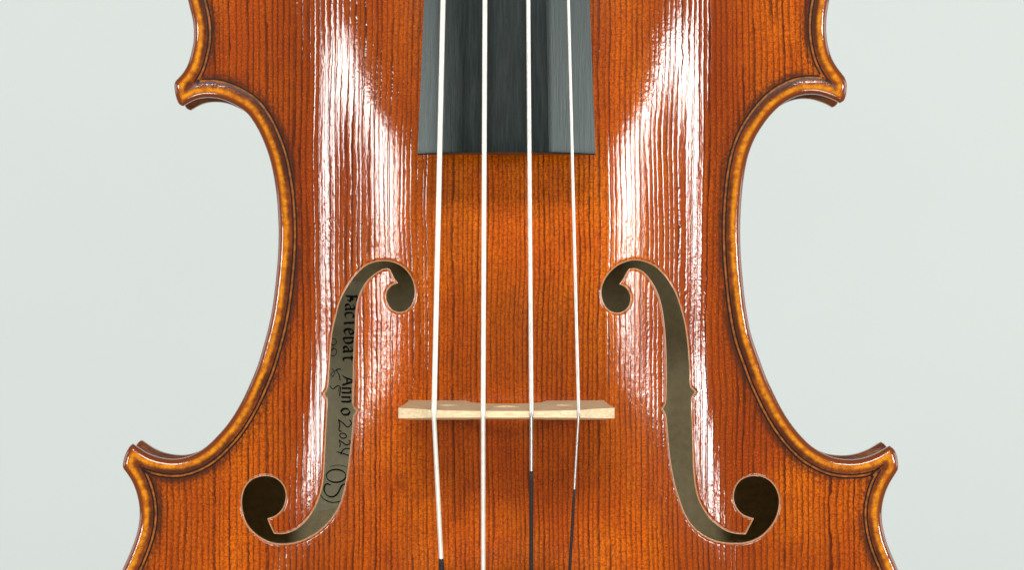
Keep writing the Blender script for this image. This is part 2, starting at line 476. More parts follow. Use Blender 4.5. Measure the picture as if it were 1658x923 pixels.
# ------------------------------------------------------------------ arching of the belly (mm)
def halfwidth(y):
    ys = np.array([-178, -150, -110, -80, -60, -40, -20, 0, 20, 40, 60, 80, 110, 140, 178.0])
    ws = np.array([20, 74, 80, 65.5, 58, 53.6, 50.4, 49.5, 49.3, 50, 52.5, 56, 64, 60, 20.0])
    return smooth_interp(y, ys, ws)


def longarch(y):
    ys = np.array([-182, -178, -150, -110, -80, -60, -40, 0, 40, 60, 80, 110, 140, 170, 178, 182.0])
    hs = np.array([0, 0.8, 2.6, 4.2, 5.8, 10.2, 12.5, 13.1, 11.9, 8.9, 5.9, 4.6, 3.5, 1.6, 0.6, 0.0])
    return smooth_interp(y, ys, hs)


def smooth_interp(y, xs, vs):
    # cubic Hermite with finite-difference tangents
    y = np.clip(y, xs[0], xs[-1])
    m = np.gradient(vs, xs)
    i = np.clip(np.searchsorted(xs, y) - 1, 0, len(xs) - 2)
    h = xs[i + 1] - xs[i]
    t = (y - xs[i]) / h
    return ((2 * t**3 - 3 * t**2 + 1) * vs[i] + (t**3 - 2 * t**2 + t) * h * m[i] +
            (-2 * t**3 + 3 * t**2) * vs[i + 1] + (t**3 - t**2) * h * m[i + 1])


SG = np.linspace(0, 1, 801)
PG = SG**3.0 * (1 - SG)**0.82
GG = np.cumsum(PG)
GG = 1 - GG / GG[-1]
MID = -0.6       # the instrument's centre line, mm


def arch(x, y):
    s = np.clip(np.abs(x - MID) / halfwidth(y), 0, 1)
    return longarch(y) * np.interp(s, SG, GG)


def seg_dist(P, loops, reach):
    """distance and inward gradient to closed polylines, for points nearer than reach"""
    A = np.vstack([l for l in loops])
    B = np.vstack([np.roll(l, -1, axis=0) for l in loops])
    d = np.full(len(P), reach)
    g = np.zeros((len(P), 2))
    cell = 6.0
    key = np.floor(P / cell).astype(int)
    order = np.lexsort((key[:, 1], key[:, 0]))
    ks = key[order]
    cuts = np.concatenate([[0], np.nonzero(np.any(np.diff(ks, axis=0) != 0, axis=1))[0] + 1, [len(P)]])
    lo, hi = np.minimum(A, B), np.maximum(A, B)
    for a, b in zip(cuts[:-1], cuts[1:]):
        k = ks[a]
        r = reach
        c0, c1 = k * cell - r, (k + 1) * cell + r
        sel = np.nonzero((hi[:, 0] >= c0[0]) & (lo[:, 0] <= c1[0]) & (hi[:, 1] >= c0[1]) & (lo[:, 1] <= c1[1]))[0]
        if not len(sel):
            continue
        idx = order[a:b]
        p = P[idx][:, None, :]
        a_, ab = A[sel][None], (B[sel] - A[sel])[None]
        t = np.clip(((p - a_) * ab).sum(-1) / np.maximum((ab * ab).sum(-1), 1e-12), 0, 1)
        v = p - (a_ + t[..., None] * ab)
        dd = np.sqrt((v * v).sum(-1))
        j = dd.argmin(1)
        m = dd[np.arange(len(idx)), j]
        ok = m < reach
        vv = v[np.arange(len(idx)), j] / np.maximum(m, 1e-6)[:, None]
        d[idx[ok]] = m[ok]
        g[idx[ok]] = vv[ok]
    return d, g


def inside(P, loop):
    r = np.zeros(len(P), bool)
    x, y = P[:, 0], P[:, 1]
    A, B = loop, np.roll(loop, -1, axis=0)
    for (ax, ay), (bx, by) in zip(A, B):
        if ay == by:
            continue
        c = (ay > y) != (by > y)
        if not c.any():
            continue
        r ^= c & (x < (bx - ax) * (y - ay) / (by - ay) + ax)
    return r


R0 = 1.75


def lip(d):
    d = np.clip(d, 0, 12)
    z = np.zeros_like(d)
    a = d < R0
    z[a] = 0.35 - R0 * 0.86 + 0.86 * np.sqrt(np.maximum(R0**2 - (R0 - d[a])**2, 0))
    b = (d >= R0) & (d < 4.2)
    t = (d[b] - R0) / (4.2 - R0)
    z[b] = 0.35 - 0.31 * (0.5 - 0.5 * np.cos(math.pi * t))
    c = (d >= 4.2) & (d < 9)
    t = (d[c] - 4.2) / 4.8
    z[c] = 0.04 - 0.04 * (0.5 - 0.5 * np.cos(math.pi * t))
    return z


def rim_of_hole(d):
    d = np.clip(d, 0, 5)
    return -0.42 * np.exp(-(d / 0.32)**2)


# sound holes: traced on the arch, so undo the perspective at their height
def to_arch(P):
    Q = P.copy()
    for _ in range(3):
        z = arch(Q[:, 0], Q[:, 1])
        Q = P * ((D - z) / D)[:, None]
    return Q


holes = []
for F in (FL, FR):
    holes.append(to_arch(closed([spline(s, 0.24, None, 0.25 if len(s) > 8 else 0.0) for s in F])))


WINGS = []                      # (edge of the wing along the slot, depth of its hollow)


def wing(P):
    out = np.zeros(len(P))
    for edge, poly, A in WINGS:
        sel = np.nonzero((np.abs(P - poly.mean(0)) < 22).all(1))[0]
        if not len(sel):
            continue
        q = P[sel]
        ins = inside(q, poly)
        d = open_dist(q, [edge])
        t = np.clip((-26.0 - q[:, 1]) / 12.0, 0, 1)
        out[sel] += -A * np.exp(-(d / 2.4)**2) * t * t * (3 - 2 * t) * (ins | (d < 0.02))
    return out


def open_dist(P, lines, reach=9.0):
    best = np.full(len(P), reach)
    for l in lines:
        A, Bq = l[:-1], l[1:]
        for i in range(0, len(P), 4000):
            p = P[i:i + 4000][:, None]
            ab = (Bq - A)[None]
            t = np.clip(((p - A[None]) * ab).sum(-1) / np.maximum((ab * ab).sum(-1), 1e-12), 0, 1)
            v = p - (A[None] + t[..., None] * ab)
            best[i:i + 4000] = np.minimum(best[i:i + 4000], np.sqrt((v * v).sum(-1)).min(1))
    return best


for F, A, i5, extra in ((FL, 0.07, 5, [(470, 640)]), (FR, 0.0, 5, [(1180, 640)])):
    e = to_arch(spline(F[i5], 0.24, None, 0.25))
    eye = [p for p in F[3] if 770 < p[1] < 842 and (430 < p[0] < 464 or 1187 < p[0] < 1226)]
    poly = np.vstack([e, to_arch(np.array([((a - CX) / S, -(b - CY) / S) for a, b in (eye[::-1] + extra)]))])
    if F is FR:
        WINGS.append((e, poly, A))
    else:
        WINGS.append((e, np.vstack([e[::-1], poly[len(e):][::-1]])[::-1] if False else np.vstack([e[::-1], poly[len(e):]]), A))


def build_z(P):
    d, gd = seg_dist(P, [outline], 9.0)
    h, gh = seg_dist(P, holes, 3.0)
    return arch(P[:, 0], P[:, 1]) + lip(d) + rim_of_hole(h) + wing(P), d, gd, h, gh


def normals(P, d, gd, h, gh):
    e = 0.05
    gx = (arch(P[:, 0] + e, P[:, 1]) - arch(P[:, 0] - e, P[:, 1])) / (2 * e)
    gy = (arch(P[:, 0], P[:, 1] + e) - arch(P[:, 0], P[:, 1] - e)) / (2 * e)
    ex, ey = np.array((e, 0)), np.array((0, e))
    gx = gx + (wing(P + ex) - wing(P - ex)) / (2 * e) * (h > 0.12)
    gy = gy + (wing(P + ey) - wing(P - ey)) / (2 * e) * (h > 0.12)
    e = 0.02
    dl = (lip(d + e) - lip(d - e)) / np.where(d < e, e + d, 2 * e)
    dl = np.clip(dl, -3, 6)
    dh = (rim_of_hole(h + e) - rim_of_hole(h - e)) / (2 * e)
    gx = gx + dl * gd[:, 0] + dh * gh[:, 0]
    gy = gy + dl * gd[:, 1] + dh * gh[:, 1]
    n = np.column_stack([-gx, -gy, np.ones(len(P))])
    return n / np.linalg.norm(n, axis=1)[:, None]


def offset(loop, o, close=True):
    """points moved to the left of the direction of travel"""
    if close:
        t = np.roll(loop, -1, axis=0) - np.roll(loop, 1, axis=0)
    else:
        t = np.gradient(loop, axis=0)
    t /= np.maximum(np.linalg.norm(t, axis=1), 1e-9)[:, None]
    return loop + o * np.column_stack([-t[:, 1], t[:, 0]])


def hexgrid(x0, x1, y0, y1, step):
    ys = np.arange(y0, y1, step * 0.866)
    out = []
    for i, yy in enumerate(ys):
        xs = np.arange(x0 + (i % 2) * step / 2, x1, step)
        out.append(np.column_stack([xs, np.full(len(xs), yy)]))
    return np.vstack(out)


def triangulate(loops, pts):
    verts, edges, k = [], [], 0
    for l in loops:
        verts.append(l)
        n = len(l)
        edges += [(k + i, k + (i + 1) % n) for i in range(n)]
        k += n
    V = np.vstack(verts + [pts])
    r = delaunay_2d_cdt([Vector(p) for p in V], edges, [], 0, 1e-5)
    P = np.array([(p[0], p[1]) for p in r[0]])
    T = np.array(r[2])
    c = P[T].mean(1)
    ok = inside(c, loops[0])
    for l in loops[1:]:
        ok &= ~inside(c, l)
    T = T[ok]
    a = P[T]
    area2 = (a[:, 1, 0] - a[:, 0, 0]) * (a[:, 2, 1] - a[:, 0, 1]) - (a[:, 1, 1] - a[:, 0, 1]) * (a[:, 2, 0] - a[:, 0, 0])
    T[area2 < 0] = T[area2 < 0][:, ::-1]
    T = T[np.abs(area2) > 1e-7]
    return P, T


# ------------------------------------------------------------------ object helpers
def link(name, me, parent=None, label=None):
    o = bpy.data.objects.new(name, me)
    col.objects.link(o)
    if parent:
        o.parent = parent
    if label:
        o['label'] = label
    return o


def mesh(name, V, F, mats, midx=None, smooth=True, norms=None):
    me = bpy.data.meshes.new(name)
    V = np.asarray(V, float) * MM
    me.from_pydata(V.tolist(), [], F.tolist() if isinstance(F, np.ndarray) else F)
    for m in mats if isinstance(mats, (list, tuple)) else [mats]:
        me.materials.append(m)
    if midx is not None:
        me.polygons.foreach_set('material_index', np.asarray(midx, np.int32))
    me.polygons.foreach_set('use_smooth', np.full(len(me.polygons), smooth))
    me.update()
    if norms is not None:
        me.normals_split_custom_set_from_vertices(np.asarray(norms).tolist())
    return me


class Build:
    """collects patches with their own vertices and normals"""
    def __init__(self):
        self.V, self.N, self.F, self.M, self.k = [], [], [], [], 0
        self.A = {}

    def patch(self, V, N, F, m, **attrs):
        n = len(V)
        self.V.append(np.asarray(V, float))
        N = np.asarray(N, float)
        F = np.asarray(F)
        v = self.V[-1]
        if len(F):
            fn = np.cross(v[F[:, 1]] - v[F[:, 0]], v[F[:, 2]] - v[F[:, 0]])
            wrong = (fn * N[F].sum(1)).sum(1) < 0
            F[wrong] = F[wrong][:, ::-1]
        self.N.append(N / np.maximum(np.linalg.norm(N, axis=1), 1e-9)[:, None])
        self.F += (np.asarray(F) + self.k).tolist()
        self.M += [m] * len(F)
        for key in ('edge_d', 'hole_d'):
            self.A.setdefault(key, []).append(np.broadcast_to(attrs.get(key, 10.0), n).astype(float))
        self.k += n

    def mesh(self, name, mats):
        me = mesh(name, np.vstack(self.V), self.F, mats, self.M, True, np.vstack(self.N))
        for key, v in self.A.items():
            a = me.attributes.new(key, 'FLOAT', 'POINT')
            a.data.foreach_set('value', np.concatenate(v).astype(np.float32))
        return me


def strip_faces(n, rows, close=True):
    F = []
    for r in range(rows - 1):
        for i in range(n if close else n - 1):
            j = (i + 1) % n
            F.append((r * n + i, (r + 1) * n + i, (r + 1) * n + j, r * n + j))
    return F


def loop_normals(l):
    t = np.roll(l, -1, axis=0) - np.roll(l, 1, axis=0)
    t /= np.maximum(np.linalg.norm(t, axis=1), 1e-9)[:, None]
    return np.column_stack([t[:, 1], -t[:, 0]])          # to the right: outward for an anticlockwise loop


# ------------------------------------------------------------------ backdrop
bd = mesh("backdrop", [(-3000, -3000, -850), (3000, -3000, -850), (3000, 3000, -850), (-3000, 3000, -850)], [(0, 1, 2, 3)],
          plain("backdrop_paint", (0.70, 0.745, 0.72), 0.9, 0.05, 0.02, 0.004), smooth=False)
bdo = link("backdrop", bd)
bdo['kind'] = 'structure'
bdo['label'] = 'plain pale grey green backdrop'

# ------------------------------------------------------------------ the violin
violin = bpy.data.objects.new("violin", None)
violin.empty_display_size = 0.05
col.objects.link(violin)
violin['label'] = 'orange brown varnished violin with black fingerboard, pale bridge and four strings'
violin['category'] = 'violin'

# --- belly
pts = []
for o in (0.05, 0.14, 0.28, 0.5, 0.8, 1.15, 1.55, 2.0, 2.5):
    pts.append(offset(outline, o))
ring = np.vstack(pts)
ro = np.repeat([0.05, 0.14, 0.28, 0.5, 0.8, 1.15, 1.55, 2.0, 2.5], len(outline))
dr, _ = seg_dist(ring, [outline], 9.0)
ring = ring[(dr > 0.93 * ro) & inside(ring, outline)]
hr, ho = [], []
for l in holes:
    sgn = np.sign(((np.roll(l, -1, 0)[:, 0] - l[:, 0]) * (np.roll(l, -1, 0)[:, 1] + l[:, 1])).sum())
    for o in (0.12, 0.28, 0.5, 0.8):
        q = offset(l, o * (1 if sgn > 0 else -1))
        hr.append(q)
        ho.append(np.full(len(q), o))
hr, ho = np.vstack(hr), np.concatenate(ho)
dh, _ = seg_dist(hr, holes, 3.0)
ok = (dh > 0.9 * ho) & ~inside(hr, holes[0]) & ~inside(hr, holes[1])
hr = hr[ok]
ga = hexgrid(-97, 97, -72, 72, 0.62)
gb = hexgrid(-107, 107, -182, 182, 3.0)
gb = gb[(gb[:, 1] < -72.5) | (gb[:, 1] > 72.5)]
grid = np.vstack([ga, gb])
grid = grid[inside(grid, outline)]
dg, _ = seg_dist(grid, [outline], 9.0)
hg, _ = seg_dist(grid, holes, 3.0)
far = (np.abs(grid[:, 1]) > 72.4)
ok = np.where(far, dg > 3.4, dg > 2.8) & (hg > 1.0) & ~inside(grid, holes[0]) & ~inside(grid, holes[1])
grid = grid[ok]
P, T = triangulate([outline] + holes, np.vstack([ring, hr, grid]))
Z, d, gd, h, gh = build_z(P)
N = normals(P, d, gd, h, gh)
B = Build()
B.patch(np.column_stack([P, Z]), N, T, 0, edge_d=d, hole_d=h)
# outside wall of the belly with a rounded lower arris
zo = lip(np.zeros(1))[0]
nrm2 = loop_normals(outline)
rows, rn = [], []
prof = [(0.0, zo, 0.0), (0.06, zo - 0.35, 0.0), (0.08, -1.9, -0.05), (0.0, -2.6, -0.3), (-0.35, -3.2, -0.8), (-0.9, -3.5, -1.0)]
for off, zz, nz in prof:
    q = outline + nrm2 * off
    rows.append(np.column_stack([q, np.full(len(q), zz)]))
    rn.append(np.column_stack([nrm2 * math.sqrt(max(1 - nz * nz, 0.02)), np.full(len(q), nz)]))
n = len(outline)
B.patch(np.vstack(rows), np.vstack(rn), strip_faces(n, len(rows)), 0, edge_d=0.0)
# underside, following the arch
PU, TU = triangulate([offset(outline, 0.9)[::4]] + holes, hexgrid(-107, 107, -182, 182, 3.0)[
    inside(hexgrid(-107, 107, -182, 182, 3.0), offset(outline, 3.0)[::4])])
ZU = arch(PU[:, 0], PU[:, 1]) - 3.5 + 0.7 * np.clip(arch(PU[:, 0], PU[:, 1]) / 8, 0, 1)
B.patch(np.column_stack([PU, ZU]), np.tile((0, 0, -1.0), (len(PU), 1)), TU[:, ::-1], 1)
# walls of the sound holes
for l in holes:
    zt, *_ = build_z(l)
    a = arch(l[:, 0], l[:, 1])
    zb = a - 3.5 + 0.7 * np.clip(a / 8, 0, 1)
    m = len(l)
    nn = loop_normals(l)
    sgn = np.sign(((np.roll(l, -1, 0)[:, 0] - l[:, 0]) * (np.roll(l, -1, 0)[:, 1] + l[:, 1])).sum())
    nn = nn * sgn
    V = np.vstack([np.column_stack([l, zt]), np.column_stack([l, zb])])
    NN = np.column_stack([np.vstack([nn, nn]), np.zeros(2 * m)])
    Fc = strip_faces(m, 2)
    B.patch(V, NN, Fc, 2)
belly = link("belly", B.mesh("belly", [m_belly, m_spruce_bare, m_cut]), violin)

# --- purfling: two dark strips and a paler one let into the edge channel
bl = [b for b in bouts]


def purf(o0, o1, lift, mat, name):
    V, F, k = [], [], 0
    for b in bl:
        rows = [offset(b, o, False) for o in np.linspace(o0, o1, 3)]
        mask = np.ones(len(b), bool)
        for q, o in zip(rows, np.linspace(o0, o1, 3)):
            mask &= open_dist(q, bl) > o - 0.06
        allq = np.vstack(rows)
        z, *_ = build_z(allq)
        V.append(np.column_stack([allq, z + lift]))
        n = len(b)
        for r in range(2):
            for i in range(n - 1):
                if mask[i] and mask[i + 1]:
                    F.append((k + r * n + i, k + r * n + i + 1, k + (r + 1) * n + i + 1, k + (r + 1) * n + i))
        k += 3 * n
    return link(name, mesh(name, np.vstack(V), F, mat), belly)


purf(3.44, 3.82, 0.030, m_purf_dark, "purfling")
purf(4.26, 4.66, 0.030, m_purf_dark, "purfling")
purf(3.82, 4.26, 0.026, m_purf_pale, "purfling")
# bee stings at the four corners
for a, b, wd in (((322, 129), (304.5, 146), 4.5), ((1337, 128), (1353, 147), 4.5), ((243, 768), (224, 752), 5.0), ((1409, 772), (1433, 752), 4.5)):
    pa, pb = [np.array(((q[0] - CX) / S, -(q[1] - CY) / S)) for q in (a, b)]
    t = pb - pa
    nn = np.array((-t[1], t[0])) / np.linalg.norm(t)
    ss = np.linspace(0, 1, 14)
    ctr = pa + ss[:, None] * t + nn * (np.sin(ss * math.pi) * 0.35)[:, None]
    hw = (wd / S / 2) * (1 - ss)**0.8 + 0.03
    q = np.vstack([ctr + nn * hw[:, None], ctr - nn * hw[:, None]])
    z, *_ = build_z(q)
    F = [(i, i + 1, 14 + i + 1, 14 + i) for i in range(13)]
    link("purfling_point", mesh("purfling_point", np.column_stack([q, z + 0.05]), F, m_purf_dark), belly)

# --- ribs
ZB = -33.0
for b in bouts:
    q = offset(b, 2.6, False)
    q2 = offset(b, 3.8, False)
    n = len(q)
    V = [np.column_stack([q, np.full(n, -3.45)]), np.column_stack([q, np.full(n, ZB + 0.05)]),
         np.column_stack([q2, np.full(n, ZB + 0.05)]), np.column_stack([q2, np.full(n, -3.45)])]
    link("rib", mesh("rib", np.vstack(V), strip_faces(n, 4, False), m_maple), violin)

# --- back plate
def back_in(P):
    return ZB - 13.0 * arch(P[:, 0], P[:, 1]) / 15.0


ob = outline[::2]
PB, TB = triangulate([ob], hexgrid(-107, 107, -182, 182, 2.5)[inside(hexgrid(-107, 107, -182, 182, 2.5), offset(outline, 1.5))])
db, _ = seg_dist(PB, [outline], 9.0)
zf = back_in(PB)
cen = db[TB].mean(1)
V = np.vstack([np.column_stack([PB, zf]), np.column_stack([PB, back_in(PB) - 4.0])])
nb = len(PB)
F = TB.tolist() + (TB[:, ::-1] + nb).tolist()
mi = [0 if c < 3.3 else 1 for c in cen] + [0] * len(TB)
o2 = len(V)
m = len(ob)
nr = loop_normals(ob)
side = [np.column_stack([ob + nr * o, np.full(m, z)]) for o, z in ((0, ZB), (0.15, ZB - 0.6), (0.15, ZB - 2.6), (0.0, ZB - 4.0))]
V = np.vstack([V] + side)
F += [tuple(i + o2 for i in f) for f in strip_faces(m, 4)]
mi += [0] * (3 * m)
me = mesh("back_plate", V, F, [m_maple, m_maple_bare], mi)
me.set_sharp_from_angle(angle=math.radians(35))
link("back_plate", me, violin)


# --- a pixel of the photograph at a known height
def at(px, py, z):
    k = (D - z) / D / S
    return ((px - CX) * k, -(py - CY) * k)


# --- maker's label inside, seen through the left sound hole
def on_back(px, py, lift):
    q = np.array([at(px, py, -40.0)])
    for _ in range(2):
        z = back_in(q)[0]
        q = np.array([at(px, py, z)])
    return (q[0, 0], q[0, 1], back_in(q)[0] + lift)


nx, ny = 12, 40
V = []
for j in range(ny + 1):
    for i in range(nx + 1):
        py = 455 + (826 - 455) * j / ny
        px0 = 500 - 6 * (j / ny)
        V.append(on_back(px0 + 130 * i / nx, py + (2.5 if j == ny else 0) * math.sin(i * 0.9), 0.12))
F = [(j * (nx + 1) + i, (j + 1) * (nx + 1) + i, (j + 1) * (nx + 1) + i + 1, j * (nx + 1) + i + 1) for j in range(ny) for i in range(nx)]
label = link("maker_label", mesh("maker_label", V, F, m_paper), violin)

LV, LF = [], []
zl = [0.17]


def quad(ps):
    zl[0] += 0.0001
    k = len(LV)
    for p in ps:
        LV.append(on_back(p[0], p[1], zl[0]))
    LF.append(tuple(range(k, k + len(ps))))


def smoothline(pts, n=6):
    if len(pts) < 3:
        return [tuple(map(float, p)) for p in pts]
    P = np.array(pts, float)
    Q = np.vstack([2 * P[0] - P[1], P, 2 * P[-1] - P[-2]])
    out = []
    for i in range(1, len(Q) - 2):
        for t in np.linspace(0, 1, n, endpoint=False):
            a, b, c, d_ = Q[i - 1], Q[i], Q[i + 1], Q[i + 2]
            out.append(0.5 * ((2 * b) + (c - a) * t + (2 * a - 5 * b + 4 * c - d_) * t * t + (3 * b - a - 3 * c + d_) * t**3))
    out.append(P[-1])
    return [tuple(p) for p in out]


def pen(pts, thin=0.9, nib=(0.0, 0.0), curve=True):
    """a pen stroke in photograph pixels; nib is half of a broad pen's edge"""
    p = smoothline(pts) if curve else [tuple(map(float, q)) for q in pts]
    nv = np.array(nib)
    for a, b in zip(p[:-1], p[1:]):
        a, b = np.array(a), np.array(b)
        t = b - a
        L = np.linalg.norm(t)
        if L < 1e-6:
            continue
        t /= L
        nn = np.array((-t[1], t[0])) * thin / 2
        s = 1 if np.dot(nn, nv) >= 0 else -1
        e = t * thin * 0.25
        quad([a - e + nn + s * nv, b + e + nn + s * nv, b + e - nn - s * nv, a - e - nn - s * nv])


def glyph(strokes, y0, base, u, nib=0.0, thin=1.0):
    """strokes in letter space (a along the line, b up the letter); the line runs down the photograph"""
    for s in strokes:
        pen([(base + b * u, y0 + a * u) for a, b in s], thin, (nib * 0.7, nib), True)


G = {
    'F': [[(0.15, 0.0), (0.2, 0.5), (0.2, 1.3)], [(0.0, 1.25), (0.3, 1.4), (0.75, 1.25)], [(0.1, 0.72), (0.45, 0.8), (0.65, 0.65)], [(0.2, 0.6), (0.75, 0.45), (0.6, 0.15)]],
    'a': [[(0.08, 0.85), (0.4, 1.0), (0.6, 0.85), (0.6, 0.1), (0.75, 0.0)], [(0.6, 0.58), (0.15, 0.45), (0.08, 0.15), (0.3, 0.0), (0.6, 0.2)]],
    'c': [[(0.6, 0.9), (0.3, 1.0), (0.05, 0.75), (0.05, 0.25), (0.3, 0.0), (0.65, 0.15)]],
    'i': [[(0.0, 0.95), (0.12, 1.0), (0.15, 0.1), (0.3, 0.0)]],
    'e': [[(0.1, 0.5), (0.6, 0.62), (0.5, 0.95), (0.25, 1.0), (0.05, 0.7), (0.05, 0.25), (0.3, 0.0), (0.65, 0.15)]],
    'b': [[(0.1, 1.6), (0.1, 0.1), (0.35, 0.0), (0.65, 0.2), (0.65, 0.75), (0.4, 1.0), (0.12, 0.85)]],
    't': [[(0.2, 1.3), (0.2, 0.2), (0.4, 0.0), (0.6, 0.1)], [(0.0, 0.98), (0.5, 0.98)]],
    'A': [[(0.0, 0.0), (0.25, 0.3), (0.6, 1.35)], [(0.6, 1.35), (0.9, 0.5), (1.05, 0.0)], [(0.28, 0.5), (0.85, 0.5)], [(0.5, 1.35), (0.2, 1.15)]],
    'n': [[(0.1, 1.0), (0.1, 0.0)], [(0.1, 0.8), (0.4, 1.0), (0.6, 0.85), (0.6, 0.0)]],
    'o': [[(0.35, 1.0), (0.05, 0.75), (0.05, 0.25), (0.35, 0.0), (0.65, 0.25), (0.65, 0.75), (0.35, 1.0)]],
}
for ch, y0, base, u in (('F', 477.5, 560.5, 13.5), ('a', 492, 559.5, 14.5), ('c', 506, 558.5, 14.5), ('i', 521, 558, 14.5), ('e', 532.5, 557.5, 14.5),
                        ('b', 546, 557, 14.5), ('a', 560.5, 556.3, 14.5), ('t', 577, 555.8, 14)):
    glyph(G[ch], y0, base, u, 1.0, 1.3)
for ch, y0, base, u in (('A', 608, 554.5, 15), ('n', 627.5, 553.6, 14.5), ('n', 642, 553.0, 14.5), ('o', 662, 552.4, 14.5)):
    glyph(G[ch], y0, base, u, 1.0, 1.3)
# the year, by hand
pen([(566, 680), (569, 686), (563, 692), (556, 686), (548, 680)], 1.9)
pen([(548, 680), (550, 688), (549, 697), (553, 699)], 1.9)
pen([(559, 703), (553, 702), (550, 706), (555, 710), (561, 708), (559, 703)], 1.8)
pen([(565, 713), (567, 718), (561, 721), (555, 717), (549, 713)], 1.8)
pen([(549, 713), (551, 719), (550, 724)], 1.8)
pen([(566, 727), (559, 727), (554, 731), (552, 736)], 1.9)
pen([(565, 738), (556, 735), (546, 732)], 1.8)
# the stamp: two letters between arcs
pen([(534, 757), (540, 754.5), (549, 753.6), (557, 755), (562, 757.5)], 0.7)
ell = [(544.3 + 15.8 * math.cos(t), 771 + 10.4 * math.sin(t)) for t in np.linspace(0, 2 * math.pi, 22)]
pen(ell, 1.4, (0.25, 0.45))
pen([(561, 784), (555, 785.5), (551, 791), (547, 799), (540, 804.5), (531, 803.5), (525.5, 796), (525.5, 788), (529, 783.8), (535, 785.5)], 1.5, (0.45, 0.45))
pen([(519, 802), (524, 808), (532, 812.5), (541, 814), (551, 812)], 1.3)
# the line beside it, half hidden by the edge
pen([(536, 549), (542, 549), (545, 554), (541, 559), (535, 558)], 1.2)
pen([(536, 566), (543, 565), (545, 571), (540, 577), (534, 574)], 1.2)
pen([(534, 552), (540, 563), (535, 570)], 0.9)
pen([(552, 598), (545, 599), (549, 607), (551, 616)], 1.3, (0.3, 0.3))
pen([(545, 599), (536, 606), (540, 610)], 1.1)
pen([(538, 597), (542, 604), (537, 612)], 1.0)
pen([(534, 625), (539, 630), (547, 625), (551, 628), (550, 641)], 1.3, (0.3, 0.2))
pen([(549, 628), (548, 634)], 1.1)
link("lettering", mesh("lettering", LV, LF, m_ink, smooth=False), label)

# --- fingerboard
def fb_z(y):
    return 36.5 - (y - 31.0) * 0.035


yend = at(0, 246.5, 36.5)[1]
xl_e, xr_e = at(676, 0, 32.0)[0], at(964.5, 0, 32.0)[0]
slope_l, slope_r = (10.5 / S) / (246 / S), (9.5 / S) / (246 / S)
rows, N_ = [], 30
ys = np.concatenate([[yend, yend + 0.25, yend + 0.9], np.linspace(yend + 4, yend + 265, 20)])
fbc = None


def fb_profile(y, drop):
    xl = xl_e + slope_l * (y - yend) * 0.98
    xr = xr_e - slope_r * (y - yend) * 0.98
    c = (xl + xr) / 2
    R = 50.0
    top = []
    facet = c + (xr - c) * 0.475
    for i in range(N_ + 1):
        xx = xl + (xr - xl) * i / N_
        if i == 0:
            pass
        u = xx - c
        zz = math.sqrt(R * R - u * u) - R
        if xx > facet:
            uf = facet - c
            zf_ = math.sqrt(R * R - uf * uf) - R
            zz = zf_ - (xx - facet) * 0.37
        top.append((xx, zz))
    # extra vertex on the facet's arris
    uf = facet - c
    top.append((facet, math.sqrt(R * R - uf * uf) - R))
    top.sort()
    z0 = fb_z(y) - drop
    pr = [(x_, z0 + z_) for x_, z_ in top]
    lo = min(top[0][1], top[-1][1])
    pr[0] = (pr[0][0], pr[0][1])
    botR = [(xr + 0.0, z0 + top[-1][1] - 3.6), (xr - 6, z0 + lo - 4.2), (c, z0 + lo - 3.0), (xl + 6, z0 + lo - 4.2), (xl, z0 + top[0][1] - 3.6)]
    return pr + botR


V = []
for k, y in enumerate(ys):
    drop = (0.25, 0.06, 0.0)[k] if k < 3 else 0.0
    pf = fb_profile(y, drop)
    xm, hwf = (pf[0][0] + pf[N_ + 1][0]) / 2, (pf[N_ + 1][0] - pf[0][0]) / 2
    for x_, z_ in pf:
        V.append((x_, y - 0.45 * ((x_ - xm) / hwf)**2, z_))
n = N_ + 2 + 5
F = []
for r in range(len(ys) - 1):
    for i in range(n):
        j = (i + 1) % n
        F.append((r * n + i, r * n + j, (r + 1) * n + j, (r + 1) * n + i))
F.append(tuple(range(n))[::-1])
F.append(tuple((len(ys) - 1) * n + i for i in range(n)))
me = mesh("fingerboard", V, F, m_ebony)
me.set_sharp_from_angle(angle=math.radians(7))
link("fingerboard", me, violin)

# --- neck (beyond the frame; it carries the fingerboard)
V, F = [], []
ys2 = [168, 180, 200, 240, 296]
for y in ys2:
    hw_ = 15.5 - (y - 168) * 0.028
    dep = 24 if y < 181 else 17
    zt = fb_z(y) - 8.6
    for a in np.linspace(0, math.pi, 13):
        V.append((MID + hw_ * math.cos(a), y, zt - dep * math.sin(a)))
for r in range(len(ys2) - 1):
    for i in range(13):
        j = (i + 1) % 13
        F.append((r * 13 + i, r * 13 + j, (r + 1) * 13 + j, (r + 1) * 13 + i))
F += [tuple(range(13)), tuple(range(4 * 13, 5 * 13))[::-1]]
link("neck", mesh("neck", V, F, m_maple), violin)

# --- bridge
zc = 47.0                                                    # height of the crest over the edge plane
bx0, bx1 = at(644.5, 0, 36)[0], at(995.5, 0, 36)[0]
bc = (bx0 + bx1) / 2
yb_c = at(0, 676.6, 46)[1]                                   # tailpiece side at the crest
yf_c = at(0, 665.6, 46)[1]
zfoot = float(arch(np.array([bc - 20]), np.array([yb_c]))[0])
yb_f = at(0, 680.3, 13)[1]
yf_f = at(0, 648.5, 13)[1]
half = (bx1 - bx0) / 2


def bridge_side():
    return [(2.6, 4.2), (4.6, 5.6), (7.0, 4.6), (9.2, 2.6), (10.4, 0.0)]


